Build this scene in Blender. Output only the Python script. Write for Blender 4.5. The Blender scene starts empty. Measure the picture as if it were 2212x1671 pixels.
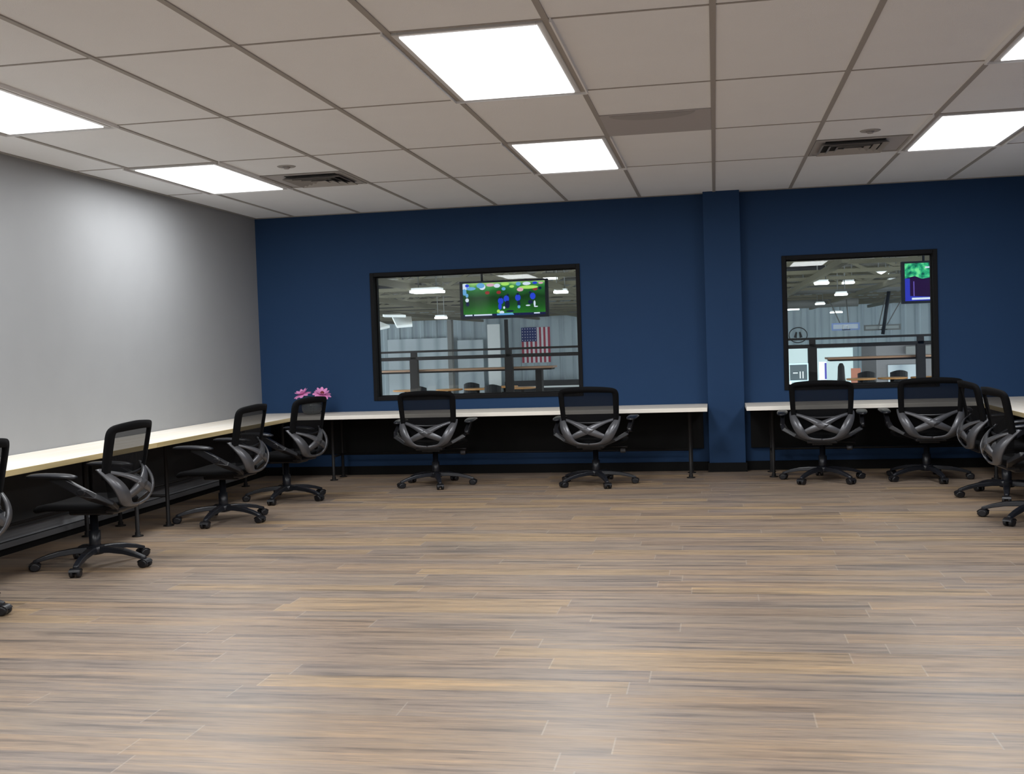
import bpy, bmesh, math, random
from math import pi, sin, cos, radians
from mathutils import Vector, Matrix

random.seed(7)
scene = bpy.context.scene
COL = scene.collection
H = 3.05          # ceiling height
XL, XR = -5.314, 3.34
YB = 12.448       # back wall
YF = -2.6         # wall behind the camera
S = 1.325

# ---------------------------------------------------------------- materials
def srgb(r, g, b):
    def f(c):
        c /= 255.0
        return c / 12.92 if c <= 0.04045 else ((c + 0.055) / 1.055) ** 2.4
    return (f(r), f(g), f(b), 1)

MATS = {}
def mat(name, col=None, rough=0.5, metal=0.0, emit=None, estr=1.0, spec=0.5):
    if name in MATS: return MATS[name]
    m = bpy.data.materials.new(name); m.use_nodes = True
    b = m.node_tree.nodes['Principled BSDF']
    if col: b.inputs['Base Color'].default_value = col
    b.inputs['Roughness'].default_value = rough
    b.inputs['Metallic'].default_value = metal
    b.inputs['Specular IOR Level'].default_value = spec
    if emit:
        b.inputs['Emission Color'].default_value = emit
        b.inputs['Emission Strength'].default_value = estr
    MATS[name] = m
    return m

class NT:
    def __init__(s, m): s.t = m.node_tree; s.n = s.t.nodes; s.l = s.t.links
    def node(s, typ, **kw):
        n = s.n.new(typ)
        for k, v in kw.items(): setattr(n, k, v)
        return n
    def math(s, op, a, b=None, clamp=False):
        n = s.n.new('ShaderNodeMath'); n.operation = op; n.use_clamp = clamp
        for i, v in enumerate((a, b)):
            if v is None: continue
            if isinstance(v, (int, float)): n.inputs[i].default_value = v
            else: s.l.new(v, n.inputs[i])
        return n.outputs[0]
    def link(s, a, b): s.l.new(a, b)
    def ramp(s, fac, stops, interp='LINEAR'):
        n = s.n.new('ShaderNodeValToRGB'); n.color_ramp.interpolation = interp
        e = n.color_ramp.elements
        while len(e) > 1: e.remove(e[-1])
        e[0].position, e[0].color = stops[0]
        for p, c in stops[1:]:
            x = e.new(p); x.color = c
        s.l.new(fac, n.inputs[0]); return n.outputs[0]
    def mix(s, fac, a, b, mode='MIX'):
        n = s.n.new('ShaderNodeMix'); n.data_type = 'RGBA'; n.blend_type = mode
        for i, v in ((0, fac), (6, a), (7, b)):
            if isinstance(v, (int, float)): n.inputs[i].default_value = v
            elif isinstance(v, tuple): n.inputs[i].default_value = v
            else: s.l.new(v, n.inputs[i])
        return n.outputs[2]

def paint(name, col, rough=0.6, bump=0.02, scale=220, var=0.04):
    m = mat(name, col, rough); q = NT(m); b = q.n['Principled BSDF']
    tc = q.node('ShaderNodeTexCoord')
    no = q.node('ShaderNodeTexNoise'); no.inputs['Scale'].default_value = scale; no.inputs['Detail'].default_value = 3
    q.link(tc.outputs['Object'], no.inputs['Vector'])
    bp = q.node('ShaderNodeBump'); bp.inputs['Strength'].default_value = bump; bp.inputs['Distance'].default_value = 0.01
    q.link(no.outputs[0], bp.inputs['Height']); q.link(bp.outputs[0], b.inputs['Normal'])
    n2 = q.node('ShaderNodeTexNoise'); n2.inputs['Scale'].default_value = 3
    q.link(tc.outputs['Object'], n2.inputs['Vector'])
    dark = tuple(c * (1 - var) for c in col[:3]) + (1,)
    lite = tuple(min(1, c * (1 + var)) for c in col[:3]) + (1,)
    q.link(q.mix(n2.outputs[0], dark, lite), b.inputs['Base Color'])
    return m

M_navy = paint('navy_wall_paint', (0.018, 0.050, 0.122, 1), 0.7)
M_navy.node_tree.nodes['Principled BSDF'].inputs['Specular IOR Level'].default_value = .18
M_grey = paint('grey_wall_paint', (0.295, 0.30, 0.306, 1), 0.6)
M_ceil = paint('ceiling_tile', (0.85, 0.865, 0.885, 1), 0.9, 0.25, 160, 0.02)
M_grid = mat('ceiling_grid_metal', (0.36, 0.335, 0.31, 1), 0.6)
M_wallangle = mat('ceiling_edge', (0.30, 0.28, 0.26, 1), 0.6)
M_black = mat('black_plastic', (0.007, 0.007, 0.009, 1), 0.38, spec=.45)
M_blackbase = mat('black_nylon', (0.010, 0.011, 0.015, 1), 0.34, spec=.5)
M_blacksoft = mat('black_fabric', (0.004, 0.004, 0.0045, 1), 0.9, spec=.12)
M_steel = mat('black_steel_pipe', (0.010, 0.009, 0.009, 1), 0.55, 0.2, spec=.3)
M_frameblack = mat('window_black', (0.005, 0.005, 0.006, 1), 0.6, spec=.18)
M_baseb = mat('black_rubber_base', (0.004, 0.004, 0.004, 1), 0.6, spec=.15)
M_silver = mat('graphite_frame', (0.105, 0.106, 0.114, 1), 0.34, 0.4)
M_troffer = mat('white_fixture_metal', (0.62, 0.62, 0.62, 1), 0.4)
M_white0 = mat('white_lip', (.85, .85, .85, 1), .5)
M_ventgrey = mat('perforated_grey', (0.42, 0.40, 0.40, 1), 0.7)
M_ventgrey2 = mat('perforated_grey_dark', (0.34, 0.325, 0.32, 1), 0.7)
M_louver = mat('louver_metal', (0.38, 0.36, 0.34, 1), 0.5)
M_dark = mat('dark_void', (0.01, 0.01, 0.01, 1), 0.9)
M_lens = mat('lit_diffuser', (0.9, 0.9, 0.9, 1), 0.5, emit=(0.98, 0.985, 1.0, 1), estr=2.2)

# mesh fabric of the chair backs: a weave one can see through
def mesh_fabric():
    m = mat('mesh_fabric', (0.008, 0.008, 0.009, 1), 0.8); q = NT(m); b = q.n['Principled BSDF']; b.inputs['Specular IOR Level'].default_value = .1
    out = [n for n in q.n if n.type == 'OUTPUT_MATERIAL'][0]
    tr = q.node('ShaderNodeBsdfTransparent'); mx = q.node('ShaderNodeMixShader')
    mx.inputs[0].default_value = 0.82
    q.link(tr.outputs[0], mx.inputs[1]); q.link(b.outputs[0], mx.inputs[2]); q.link(mx.outputs[0], out.inputs['Surface'])
    return m
M_mesh = mesh_fabric()

def pane_glass():
    m = bpy.data.materials.new('pane_glass'); m.use_nodes = True; q = NT(m)
    for n in list(q.n): q.n.remove(n)
    out = q.node('ShaderNodeOutputMaterial'); tr = q.node('ShaderNodeBsdfTransparent')
    tr.inputs[0].default_value = (0.93, 0.96, 0.95, 1)
    gl = q.node('ShaderNodeBsdfGlossy'); gl.inputs['Roughness'].default_value = 0.01
    fr = q.node('ShaderNodeFresnel'); fr.inputs[0].default_value = 1.45
    mx = q.node('ShaderNodeMixShader')
    q.link(fr.outputs[0], mx.inputs[0]); q.link(tr.outputs[0], mx.inputs[1]); q.link(gl.outputs[0], mx.inputs[2])
    q.link(mx.outputs[0], out.inputs[0]); return m
M_glass = pane_glass()

def wood_floor():
    m = mat('plank_floor', rough=0.42); q = NT(m); b = q.n['Principled BSDF']
    tc = q.node('ShaderNodeTexCoord'); sp = q.node('ShaderNodeSeparateXYZ'); q.link(tc.outputs['Object'], sp.inputs[0])
    x, y = sp.outputs[0], sp.outputs[1]
    W, L = 0.168, 1.62
    yy = q.math('DIVIDE', y, W); row = q.math('FLOOR', yy); fy = q.math('FRACT', yy)
    wn = q.node('ShaderNodeTexWhiteNoise', noise_dimensions='1D'); q.link(row, wn.inputs['W'])
    xx = q.math('ADD', q.math('DIVIDE', x, L), wn.outputs['Value'])
    pl = q.math('FLOOR', xx); fx = q.math('FRACT', xx)
    cb = q.node('ShaderNodeCombineXYZ'); q.link(row, cb.inputs[0]); q.link(pl, cb.inputs[1])
    w2 = q.node('ShaderNodeTexWhiteNoise', noise_dimensions='2D'); q.link(cb.outputs[0], w2.inputs['Vector'])
    # streaks along each plank, shifted from plank to plank
    cs = q.node('ShaderNodeCombineXYZ')
    q.link(q.math('ADD', q.math('MULTIPLY', x, 1.15), q.math('MULTIPLY', w2.outputs['Value'], 37.0)), cs.inputs[0])
    q.link(q.math('MULTIPLY', y, 19.0), cs.inputs[1]); q.link(q.math('MULTIPLY', w2.outputs['Value'], 19.0), cs.inputs[2])
    n1 = q.node('ShaderNodeTexNoise'); n1.inputs['Scale'].default_value = 1.0; n1.inputs['Detail'].default_value = 5; n1.inputs['Roughness'].default_value = 0.66
    q.link(cs.outputs[0], n1.inputs['Vector'])
    cs2 = q.node('ShaderNodeCombineXYZ')
    q.link(q.math('ADD', q.math('MULTIPLY', x, 7.0), q.math('MULTIPLY', w2.outputs['Value'], 11.0)), cs2.inputs[0])
    q.link(q.math('MULTIPLY', y, 110.0), cs2.inputs[1])
    n2 = q.node('ShaderNodeTexNoise'); n2.inputs['Scale'].default_value = 1.0; n2.inputs['Detail'].default_value = 5
    q.link(cs2.outputs[0], n2.inputs['Vector'])
    base = q.ramp(w2.outputs['Value'], [(0.0, (0.240, 0.182, 0.131, 1)), (0.16, (0.25, 0.195, 0.147, 1)), (0.34, (0.272, 0.203, 0.140, 1)),
                                        (0.52, (0.237, 0.191, 0.149, 1)), (0.70, (0.302, 0.224, 0.141, 1)), (0.86, (0.226, 0.182, 0.145, 1)), (1.0, (0.285, 0.216, 0.145, 1))], 'CONSTANT')
    tint = q.ramp(n1.outputs[0], [(0.28, (0.40, 0.42, 0.48, 1)), (0.40, (0.66, 0.64, 0.65, 1)), (0.47, (0.92, 0.88, 0.87, 1)), (0.54, (1.02, 0.98, 0.95, 1)), (0.63, (1.20, 1.09, 0.94, 1)), (0.74, (1.50, 1.32, 1.08, 1))])
    c = q.mix(1.0, base, tint, 'MULTIPLY')
    fine = q.ramp(n2.outputs[0], [(0.32, (0.80, 0.79, 0.78, 1)), (0.50, (1, 1, 1, 1)), (0.66, (1.12, 1.11, 1.09, 1))])
    c = q.mix(1.0, c, fine, 'MULTIPLY')
    # joints
    ex = q.math('LESS_THAN', fx, 0.0040)
    ey = q.math('LESS_THAN', fy, 0.030)
    c = q.mix(q.math('MULTIPLY', ey, 0.22), c, (0.16, 0.12, 0.10, 1))
    c = q.mix(q.math('MULTIPLY', ex, 0.26), c, (0.46, 0.41, 0.35, 1))
    q.link(c, b.inputs['Base Color'])
    rr = q.ramp(n1.outputs[0], [(0.3, (0.36, 0.36, 0.36, 1)), (0.7, (0.46, 0.46, 0.46, 1))])
    q.link(rr, b.inputs['Roughness'])
    bp = q.node('ShaderNodeBump'); bp.inputs['Strength'].default_value = 0.12; bp.inputs['Distance'].default_value = 0.002
    q.link(n2.outputs[0], bp.inputs['Height']); q.link(bp.outputs[0], b.inputs['Normal'])
    b.inputs['Specular IOR Level'].default_value = 0.8
    return m
M_floor = wood_floor()

def desk_wood(name, axis, a=(0.86, 0.77, 0.64, 1), c=(0.95, 0.90, 0.81, 1)):
    m = mat(name, rough=0.38); q = NT(m); b = q.n['Principled BSDF']
    tc = q.node('ShaderNodeTexCoord'); mp = q.node('ShaderNodeMapping')
    sc = [9, 9, 9]; sc[axis] = 0.5; mp.inputs['Scale'].default_value = sc
    q.link(tc.outputs['Object'], mp.inputs[0])
    n = q.node('ShaderNodeTexNoise'); n.inputs['Scale'].default_value = 1.6; n.inputs['Detail'].default_value = 5
    q.link(mp.outputs[0], n.inputs['Vector'])
    q.link(q.ramp(n.outputs[0], [(0.3, a), (0.65, c)]), b.inputs['Base Color'])
    return m
M_deskx = desk_wood('maple_top_lengthwise', 0)
M_desky = desk_wood('maple_top_crosswise', 1)
M_edge = desk_wood('bamboo_edge', 1, (0.50, 0.38, 0.17, 1), (0.68, 0.55, 0.30, 1))
M_edgex = desk_wood('maple_edge', 0, (0.90, 0.84, 0.73, 1), (0.96, 0.92, 0.84, 1))

# ---------------------------------------------------------------- mesh helpers
def box(bm, a, b, mi=0):
    x0, y0, z0 = a; x1, y1, z1 = b
    vs = [bm.verts.new(p) for p in ((x0,y0,z0),(x1,y0,z0),(x1,y1,z0),(x0,y1,z0),(x0,y0,z1),(x1,y0,z1),(x1,y1,z1),(x0,y1,z1))]
    for f in ((0,3,2,1),(4,5,6,7),(0,1,5,4),(1,2,6,5),(2,3,7,6),(3,0,4,7)):
        fc = bm.faces.new([vs[i] for i in f]); fc.material_index = mi
    return vs

def tube(bm, pts, r, n=10, closed=False, mi=0, cap=True):
    """round tube along points; r = number or list"""
    P = [Vector(p) for p in pts]; N = len(P)
    R = r if isinstance(r, (list, tuple)) else [r] * N
    rings = []; prev = None
    for i in range(N):
        if closed: t = (P[(i+1) % N] - P[i-1])
        else: t = P[min(i+1, N-1)] - P[max(i-1, 0)]
        t.normalize()
        if prev is None:
            u = t.orthogonal().normalized()
        else:
            u = (prev - t * prev.dot(t)).normalized()
        prev = u; v = t.cross(u)
        rings.append([bm.verts.new(P[i] + (u * cos(2*pi*k/n) + v * sin(2*pi*k/n)) * R[i]) for k in range(n)])
    m = N if closed else N - 1
    for i in range(m):
        a, b = rings[i], rings[(i+1) % N]
        for k in range(n):
            f = bm.faces.new((a[k], a[(k+1) % n], b[(k+1) % n], b[k])); f.smooth = True; f.material_index = mi
    if cap and not closed:
        bm.faces.new(rings[0][::-1]).material_index = mi; bm.faces.new(rings[-1]).material_index = mi

def lathe(bm, prof, c=(0,0,0), n=24, mi=0, axis='Z', close=True):
    """prof: list of (r, h)"""
    rings = []
    for r, h in prof:
        ring = []
        for k in range(n):
            a = 2*pi*k/n
            p = (r*cos(a), r*sin(a), h)
            if axis == 'Y': p = (r*cos(a), h, r*sin(a))
            if axis == 'X': p = (h, r*cos(a), r*sin(a))
            ring.append(bm.verts.new((c[0]+p[0], c[1]+p[1], c[2]+p[2])))
        rings.append(ring)
    for a, b in zip(rings, rings[1:]):
        for k in range(n):
            f = bm.faces.new((a[k], a[(k+1)%n], b[(k+1)%n], b[k])); f.smooth = True; f.material_index = mi
    if close:
        bm.faces.new(rings[0][::-1]).material_index = mi; bm.faces.new(rings[-1]).material_index = mi

def ribbon(bm, path, surf, t=0.012, closed=False, sub=3, mi=0):
    """bar of rectangular section following (x,z,width) points laid on the surface y=surf(x,z)"""
    pts = path; N = len(pts)
    # catmull-rom resample
    out = []
    rng = range(N if closed else N-1)
    for i in rng:
        p0 = pts[i-1] if (i > 0 or closed) else pts[i]
        p1 = pts[i]; p2 = pts[(i+1) % N]
        p3 = pts[(i+2) % N] if (closed or i+2 < N) else p2
        for k in range(sub):
            s = k / sub
            out.append(tuple(0.5*((2*b)+(-a+c)*s+(2*a-5*b+4*c-d)*s*s+(-a+3*b-3*c+d)*s**3) for a, b, c, d in zip(p0, p1, p2, p3)))
    if not closed: out.append(pts[-1])
    M = len(out); rings = []
    for i, (x, z, w) in enumerate(out):
        a = out[(i-1) % M] if (closed or i > 0) else out[i]
        c = out[(i+1) % M] if (closed or i < M-1) else out[i]
        dx, dz = c[0]-a[0], c[1]-a[1]; L = math.hypot(dx, dz) or 1
        nx, nz = -dz/L, dx/L
        l = (x+nx*w/2, z+nz*w/2); r = (x-nx*w/2, z-nz*w/2)
        ring = []
        for (px, pz), dy in ((l, t/2), (r, t/2), (r, -t/2), (l, -t/2)):
            ring.append(bm.verts.new((px, surf(px, pz)+dy, pz)))
        rings.append(ring)
    for i in range(M if closed else M-1):
        a, b = rings[i], rings[(i+1) % M]
        for k in range(4):
            f = bm.faces.new((a[k], a[(k+1)%4], b[(k+1)%4], b[k])); f.smooth = True; f.material_index = mi
    if not closed:
        bm.faces.new(rings[0][::-1]); bm.faces.new(rings[-1])

def obj(name, bm, mats, parent=None, bevel=0, seg=2, smooth_ang=None, scale=None, loc=None, kind=None):
    if scale: bmesh.ops.scale(bm, vec=scale, verts=bm.verts)
    bmesh.ops.recalc_face_normals(bm, faces=bm.faces)
    me = bpy.data.meshes.new(name); bm.to_mesh(me); bm.free()
    for m in (mats if isinstance(mats, (list, tuple)) else [mats]): me.materials.append(m)
    o = bpy.data.objects.new(name, me); COL.objects.link(o)
    if parent: o.parent = parent
    if loc: o.location = loc
    if kind: o['kind'] = kind
    if bevel:
        b = o.modifiers.new('bevel', 'BEVEL'); b.width = bevel; b.segments = seg; b.limit_method = 'ANGLE'; b.angle_limit = radians(40)
    return o

def thing(name, label, cat, loc=(0,0,0), rotz=0, group=None):
    o = bpy.data.objects.new(name, None); COL.objects.link(o)
    o.empty_display_size = 0.1
    o.location = loc; o.rotation_euler = (0, 0, rotz); o['label'] = label; o['category'] = cat
    if group: o['group'] = group
    return o
def tag(o, label, cat, group=None):
    o['label'] = label; o['category'] = cat
    if group: o['group'] = group
    return o
def struct(name, bm, m, parent=None, label=None, bevel=0):
    o = obj(name, bm, m, parent, bevel)
    if not parent:
        o['kind'] = 'structure'
        if label: o['label'] = label
    return o
def dup(root, loc, rotz=0, label=None, group=None, name=None):
    r = root.copy(); COL.objects.link(r); r.location = loc; r.rotation_euler = (0, 0, rotz)
    if label: r['label'] = label
    if group: r['group'] = group
    for ch in list(root.children):
        c = ch.copy(); COL.objects.link(c); c.parent = r
        for g in ch.children:
            d = g.copy(); COL.objects.link(d); d.parent = c
    return r
B = bmesh.new

# ---------------------------------------------------------------- room shell
bm = B(); box(bm, (XL-.17, YF-.17, -.12), (XR+.17, YB+.17, 0)); struct('floor', bm, M_floor, label='brown wood plank floor')
# ceiling
GX = [0.0296 + 0.80836*k for k in range(-6, 5)]
RY = [5.47 + 1.6*j for j in range(-5, 4)]
bm = B(); box(bm, (XL-.17, YF-.17, H), (XR+.17, YB+.17, H+.14)); ceil = struct('ceiling', bm, M_ceil, label='suspended ceiling of pale tiles')
bm = B()
for x in GX: box(bm, (x-.016, YF, H-.007), (x+.016, YB, H+.02))
for i, y in enumerate(RY): box(bm, (XL, y-.008, H-.004), (XR, y+.008, H+.02))
obj('ceiling_grid', bm, M_grid, ceil)
bm = B()
box(bm, (XL, YF, H-.008), (XL+.03, YB, H+.01)); box(bm, (XR-.03, YF, H-.008), (XR, YB, H+.01)); box(bm, (XL, YB-.03, H-.008), (XR, YB, H+.01))
obj('edge_angle', bm, M_wallangle, ceil)

W1 = (-3.924, -1.472, 0.862, 2.346)   # x0 x1 z0 z1 outer edge of frame
W2 = (0.732, 2.338, 0.868, 2.327)
YO = YB + 0.17
bm = B()
def wallbox(x0, x1, z0, z1): box(bm, (x0, YB, z0), (x1, YO, z1))
e = 0.02
zb = 0.885; zt = 2.30
wallbox(XL-.17, W1[0]+e, -.12, H+.14); wallbox(W1[1]-e, W2[0]+e, -.12, H+.14); wallbox(W2[1]-e, XR+.17, -.12, H+.14)
for w in (W1, W2):
    wallbox(w[0]+e, w[1]-e, -.12, w[2]+e); wallbox(w[0]+e, w[1]-e, w[3]-e, H+.14)
struct('wall_back', bm, M_navy, label='navy blue wall with two interior windows')
bm = B(); box(bm, (XL-.17, YF-.17, -.12), (XL, YB, H+.14)); struct('wall_left', bm, M_grey, label='light grey side wall')
bm = B(); box(bm, (XR, YF-.17, -.12), (XR+.17, YB, H+.14)); struct('wall_right', bm, M_navy)
bm = B(); box(bm, (XL, YF-.17, -.12), (XR, YF, H+.14)); struct('wall_front', bm, M_grey)
bm = B(); box(bm, (-.093, YB-.14, 0), (.297, YB+.001, H)); struct('wall_column', bm, M_navy, label='navy blue boxed column', bevel=.004)
# skirting
bm = B(); box(bm, (XL, YB-.014, 0), (-.093, YB, .10)); box(bm, (.297, YB-.014, 0), (XR, YB, .10))
box(bm, (-.107, YB-.154, 0), (.311, YB-.14, .10)); box(bm, (-.107, YB-.14, 0), (-.093, YB, .10)); box(bm, (.297, YB-.14, 0), (.311, YB, .10))
struct('baseboard_back', bm, M_baseb)
bm = B(); box(bm, (XL, YF, 0), (XL+.014, YB-.014, .10)); struct('baseboard_left', bm, M_baseb)
bm = B(); box(bm, (XR-.014, YF, 0), (XR, YB-.014, .10)); struct('baseboard_right', bm, M_baseb)

def window(n, w, lab):
    x0, x1, z0, z1 = w; bm = B(); t = .045
    ya, yb = YB - .016, YO + .016
    for a, b in (((x0, z0), (x0+t, z1)), ((x1-t, z0), (x1, z1)), ((x0+t, z0), (x1-t, z0+t)), ((x0+t, z1-t), (x1-t, z1))):
        box(bm, (a[0], ya, a[1]), (b[0], yb, b[1]))
    fr = struct('window_%d' % n, bm, M_frameblack, label=lab, bevel=.004)
    bm = B(); box(bm, (x0+t-.004, YB+.09, z0+t-.004), (x1-t+.004, YB+.096, z1-t+.004)); obj('pane', bm, M_glass, fr)
    bm = B(); s = .012
    for a, b in (((x0+t, z0+t), (x0+t+s, z1-t)), ((x1-t-s, z0+t), (x1-t, z1-t)), ((x0+t+s, z0+t), (x1-t-s, z0+t+s)), ((x0+t+s, z1-t-s), (x1-t-s, z1-t))):
        box(bm, (a[0], YB+.075, a[1]), (b[0], YB+.111, b[1]))
    obj('glazing_bead', bm, M_frameblack, fr)
window(1, W1, 'wide black-framed interior window')
window(2, W2, 'narrower black-framed interior window right of the column')

# ---------------------------------------------------------------- ceiling fittings
LAMP_W, LAMP_SPREAD = 49, 178
def light_proto():
    t = thing('ceiling_light', 'x', 'ceiling light', (0, 0, H), 0, 'recessed ceiling light panels')
    hw, hl = .388, .785
    bm = B(); f = .034
    for a, b in (((-hw, -hl), (-hw+f, hl)), ((hw-f, -hl), (hw, hl)), ((-hw+f, -hl), (hw-f, -hl+f)), ((-hw+f, hl-f), (hw-f, hl))):
        box(bm, (a[0], a[1], -.016), (b[0], b[1], .0))
    obj('frame', bm, M_troffer, t, bevel=.003)
    bm = B(); o_ = .424
    for a, b in (((-o_-.010, -hl-.03), (-o_, hl+.03)), ((o_, -hl-.03), (o_+.010, hl+.03)), ((-o_, hl+.026), (o_, hl+.036))):
        box(bm, (a[0], a[1], -.024), (b[0], b[1], 0))
    obj('trim_lip', bm, M_white0, t)
    bm = B(); box(bm, (-hw+f, -hl+f, -.022), (hw-f, hl-f, -.001)); obj('diffuser', bm, M_lens, t)
    L = bpy.data.lights.new('lamp', 'AREA'); L.shape = 'RECTANGLE'; L.size = 2*(hw-f); L.size_y = 2*(hl-f)
    L.energy = LAMP_W; L.spread = radians(LAMP_SPREAD); L.color = (0.955, 0.978, 1.0)
    lo_ = bpy.data.objects.new('lamp', L); COL.objects.link(lo_); lo_.parent = t; lo_.location = (0, 0, -.0235)
    return t
lp = light_proto()
cx = {'left': .0296+.80836*-5.5, 'middle': .0296+.80836*-1.5, 'right': .0296+.80836*2.5}
first = True
rows = [(9.47, 'far'), (6.27, 'near'), (3.07, 'behind'), (-.13, 'rear')]
desc = {
 ('left', 'far'): 'lit white ceiling panel beside the left air vent, above the grey wall end',
 ('left', 'near'): 'lit white ceiling panel cut off by the left edge above the grey wall',
 ('middle', 'far'): 'smaller-looking lit white ceiling panel straight above the wide window, in front of the big one',
 ('middle', 'near'): 'largest lit white ceiling panel at the top middle',
 ('right', 'far'): 'lit white ceiling panel next to the right air vent',
 ('right', 'near'): 'lit white ceiling panel of which only a corner shows at the upper right edge',
 ('left', 'behind'): 'lit ceiling panel over the left desks, out of the photo', ('middle', 'behind'): 'lit ceiling panel over the open floor, just out of the photo',
 ('right', 'behind'): 'lit ceiling panel over the right side, out of the photo', ('left', 'rear'): 'rearmost lit ceiling panel by the grey wall',
 ('middle', 'rear'): 'rearmost lit ceiling panel in the middle', ('right', 'rear'): 'rearmost lit ceiling panel by the right wall'}
for y, rn in rows:
    for c in ('left', 'middle', 'right'):
        if first: lp.location = (cx[c], y, H); lp['label'] = desc[(c, rn)]; first = False
        else: dup(lp, (cx[c], y, H), 0, desc[(c, rn)])

def vent(loc, label, offs):
    t = thing('air_vent', label, 'air vent', loc, 0, 'louvred supply vents')
    w, l = .385, .385
    bm = B(); box(bm, (-w, -l, -.003), (w, l, 0)); obj('backing', bm, M_ventgrey, t)
    bm = B(); f = .03
    for a, b in (((-w, -l), (-w+f, l)), ((w-f, -l), (w, l)), ((-w+f, -l), (w-f, -l+f)), ((-w+f, l-f), (w-f, l))):
        box(bm, (a[0], a[1], -.010), (b[0], b[1], 0))
    obj('frame', bm, M_louver, t)
    bm = B(); box(bm, (offs-.24, -.30, -.006), (offs+.24, .27, -.003)); obj('throat', bm, M_dark, t)
    for k in range(4):                                   # nested square blades, each flaring down
        s = .27 - .066*k; bm = B()
        for (sx, sy) in ((1, 0), (-1, 0), (0, 1), (0, -1)):
            top = s - .03; zt_, zb_ = -.006, -.030
            if sx:
                q = [(offs+sx*top, -top, zt_), (offs+sx*top, top, zt_), (offs+sx*s, s, zb_), (offs+sx*s, -s, zb_)]
            else:
                q = [(offs-top, sy*top, zt_), (offs+top, sy*top, zt_), (offs+s, sy*s, zb_), (offs-s, sy*s, zb_)]
            vs = [bm.verts.new(p) for p in q] + [bm.verts.new((p[0], p[1], p[2]-.003)) for p in q]
            for f_ in ((0,1,2,3),(7,6,5,4),(0,4,5,1),(1,5,6,2),(2,6,7,3),(3,7,4,0)): bm.faces.new([vs[i] for i in f_])
        obj('louver', bm, M_louver, t)
    return t
vent((.0296+.80836*1.5, 9.87, H), 'louvred ceiling vent beside the right light panel, above the narrow window', -.06)
vent((.0296+.80836*-4.5, 9.87, H), 'louvred ceiling vent beside the far left light panel, above the grey wall end', .06)
t = thing('return_air_panel', 'flat plain grey panel set in the ceiling between the middle lights and the column', 'air vent', (.0296-.404, 8.27, H))
bm = B(); box(bm, (-.388, -.388, -.010), (.388, .388, 0)); obj('panel', bm, M_ventgrey, t, bevel=.003)
bm = B(); pts = [(.30*cos(a)-.02, -.375+.20*sin(a)) for a in [pi*k/20 for k in range(21)]]
lo = [bm.verts.new((x, y, -.0125)) for x, y in pts]; up = [bm.verts.new((x, y, -.010)) for x, y in pts]
bm.faces.new(lo[::-1]); bm.faces.new(up)
for i in range(21): bm.faces.new((lo[i], lo[(i+1)%21], up[(i+1)%21], up[i]))
obj('duct_collar', bm, M_ventgrey2, t)
def disc(loc, lab):
    t = thing('sprinkler', lab, 'sprinkler', loc, 0, 'round sprinkler plates')
    bm = B(); lathe(bm, [(.072, -.006), (.080, 0)], n=28); obj('cover_plate', bm, M_louver, t)
    bm = B(); lathe(bm, [(.022, -.022), (.034, -.006)], n=16); obj('nozzle', bm, M_ventgrey2, t)
disc((-3.575, 9.10, H), 'small round plate on the ceiling by the left air vent')
disc((1.245, 9.20, H), 'small round plate on the ceiling by the right air vent')

# ---------------------------------------------------------------- desks
M_addedpanel = mat('dark_grey_panel', (.020, .020, .021, 1), .6, spec=.3)
def pipe_leg(x, y, top, parent, stub=0.0):
    bm = B(); lathe(bm, [(.045, 0), (.045, .008), (.022, .010), (.022, .035), (.017, .036), (.017, top-.012), (.045, top-.010), (.045, top)], (x, y, 0), n=16)
    return obj('leg', bm, M_steel, parent)
def stretcher(p, q, parent):
    bm = B(); tube(bm, [p, q], .012, 10); return obj('stretcher', bm, M_steel, parent)
def fitting(p, parent):
    bm = B(); lathe(bm, [(.022, -.03), (.026, -.02), (.026, .02), (.022, .03)], p, n=14, axis='X'); return obj('pipe_fitting', bm, M_silver, parent)
ZT, TH = .742, .042
def desk(label, x0, x1, y0, y1, mtop, medge, legs, axis, group, rail):
    t = thing('desk', label, 'desk', ((x0+x1)/2, (y0+y1)/2, 0), 0, group)
    mx, my = t.location.x, t.location.y
    bm = B(); box(bm, (x0-mx, y0-my, ZT-TH), (x1-mx, y1-my, ZT))
    for f in bm.faces:
        f.normal_update()
        f.material_index = 0 if abs(f.normal.z) > .5 else 1
    obj('desktop', bm, [mtop, medge], t, bevel=.003)
    for (x, y) in legs: pipe_leg(x-mx, y-my, ZT-TH, t)
    for p, q in rail['bars']: stretcher((p[0]-mx, p[1]-my, p[2]), (q[0]-mx, q[1]-my, q[2]), t)
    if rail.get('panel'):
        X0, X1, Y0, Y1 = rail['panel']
        bm = B(); box(bm, (X0-mx, Y0-my, .20 if axis else .25), (X1-mx, Y1-my, ZT-TH)); obj('added_dark_panel', bm, M_addedpanel if axis else M_baseb, t, bevel=.002)  # dark panels added under the desks; at the back they stand for shade
    for p in rail['fits']: fitting((p[0]-mx, p[1]-my, p[2]), t)
    return t
YD = 11.70
desk('long pale maple desk under the wide window, between grey wall and column', XL+.004, -.098, YD, YB-.004, M_deskx, M_edgex,
     [(-4.27, 11.93), (-4.27, 12.25), (-.285, 11.80), (-.285, 12.25)], 0, None,
     dict(bars=[((-4.27, 12.25, .265), (-.285, 12.25, .255)), ((-4.27, 11.93, .265), (-4.27, 12.25, .265)), ((-.285, 11.80, .255), (-.285, 12.25, .255))],
          fits=[(-2.84, 12.25, .262), (-1.03, 12.25, .257)], panel=(-5.2, -.15, 12.405, 12.42)))
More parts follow.
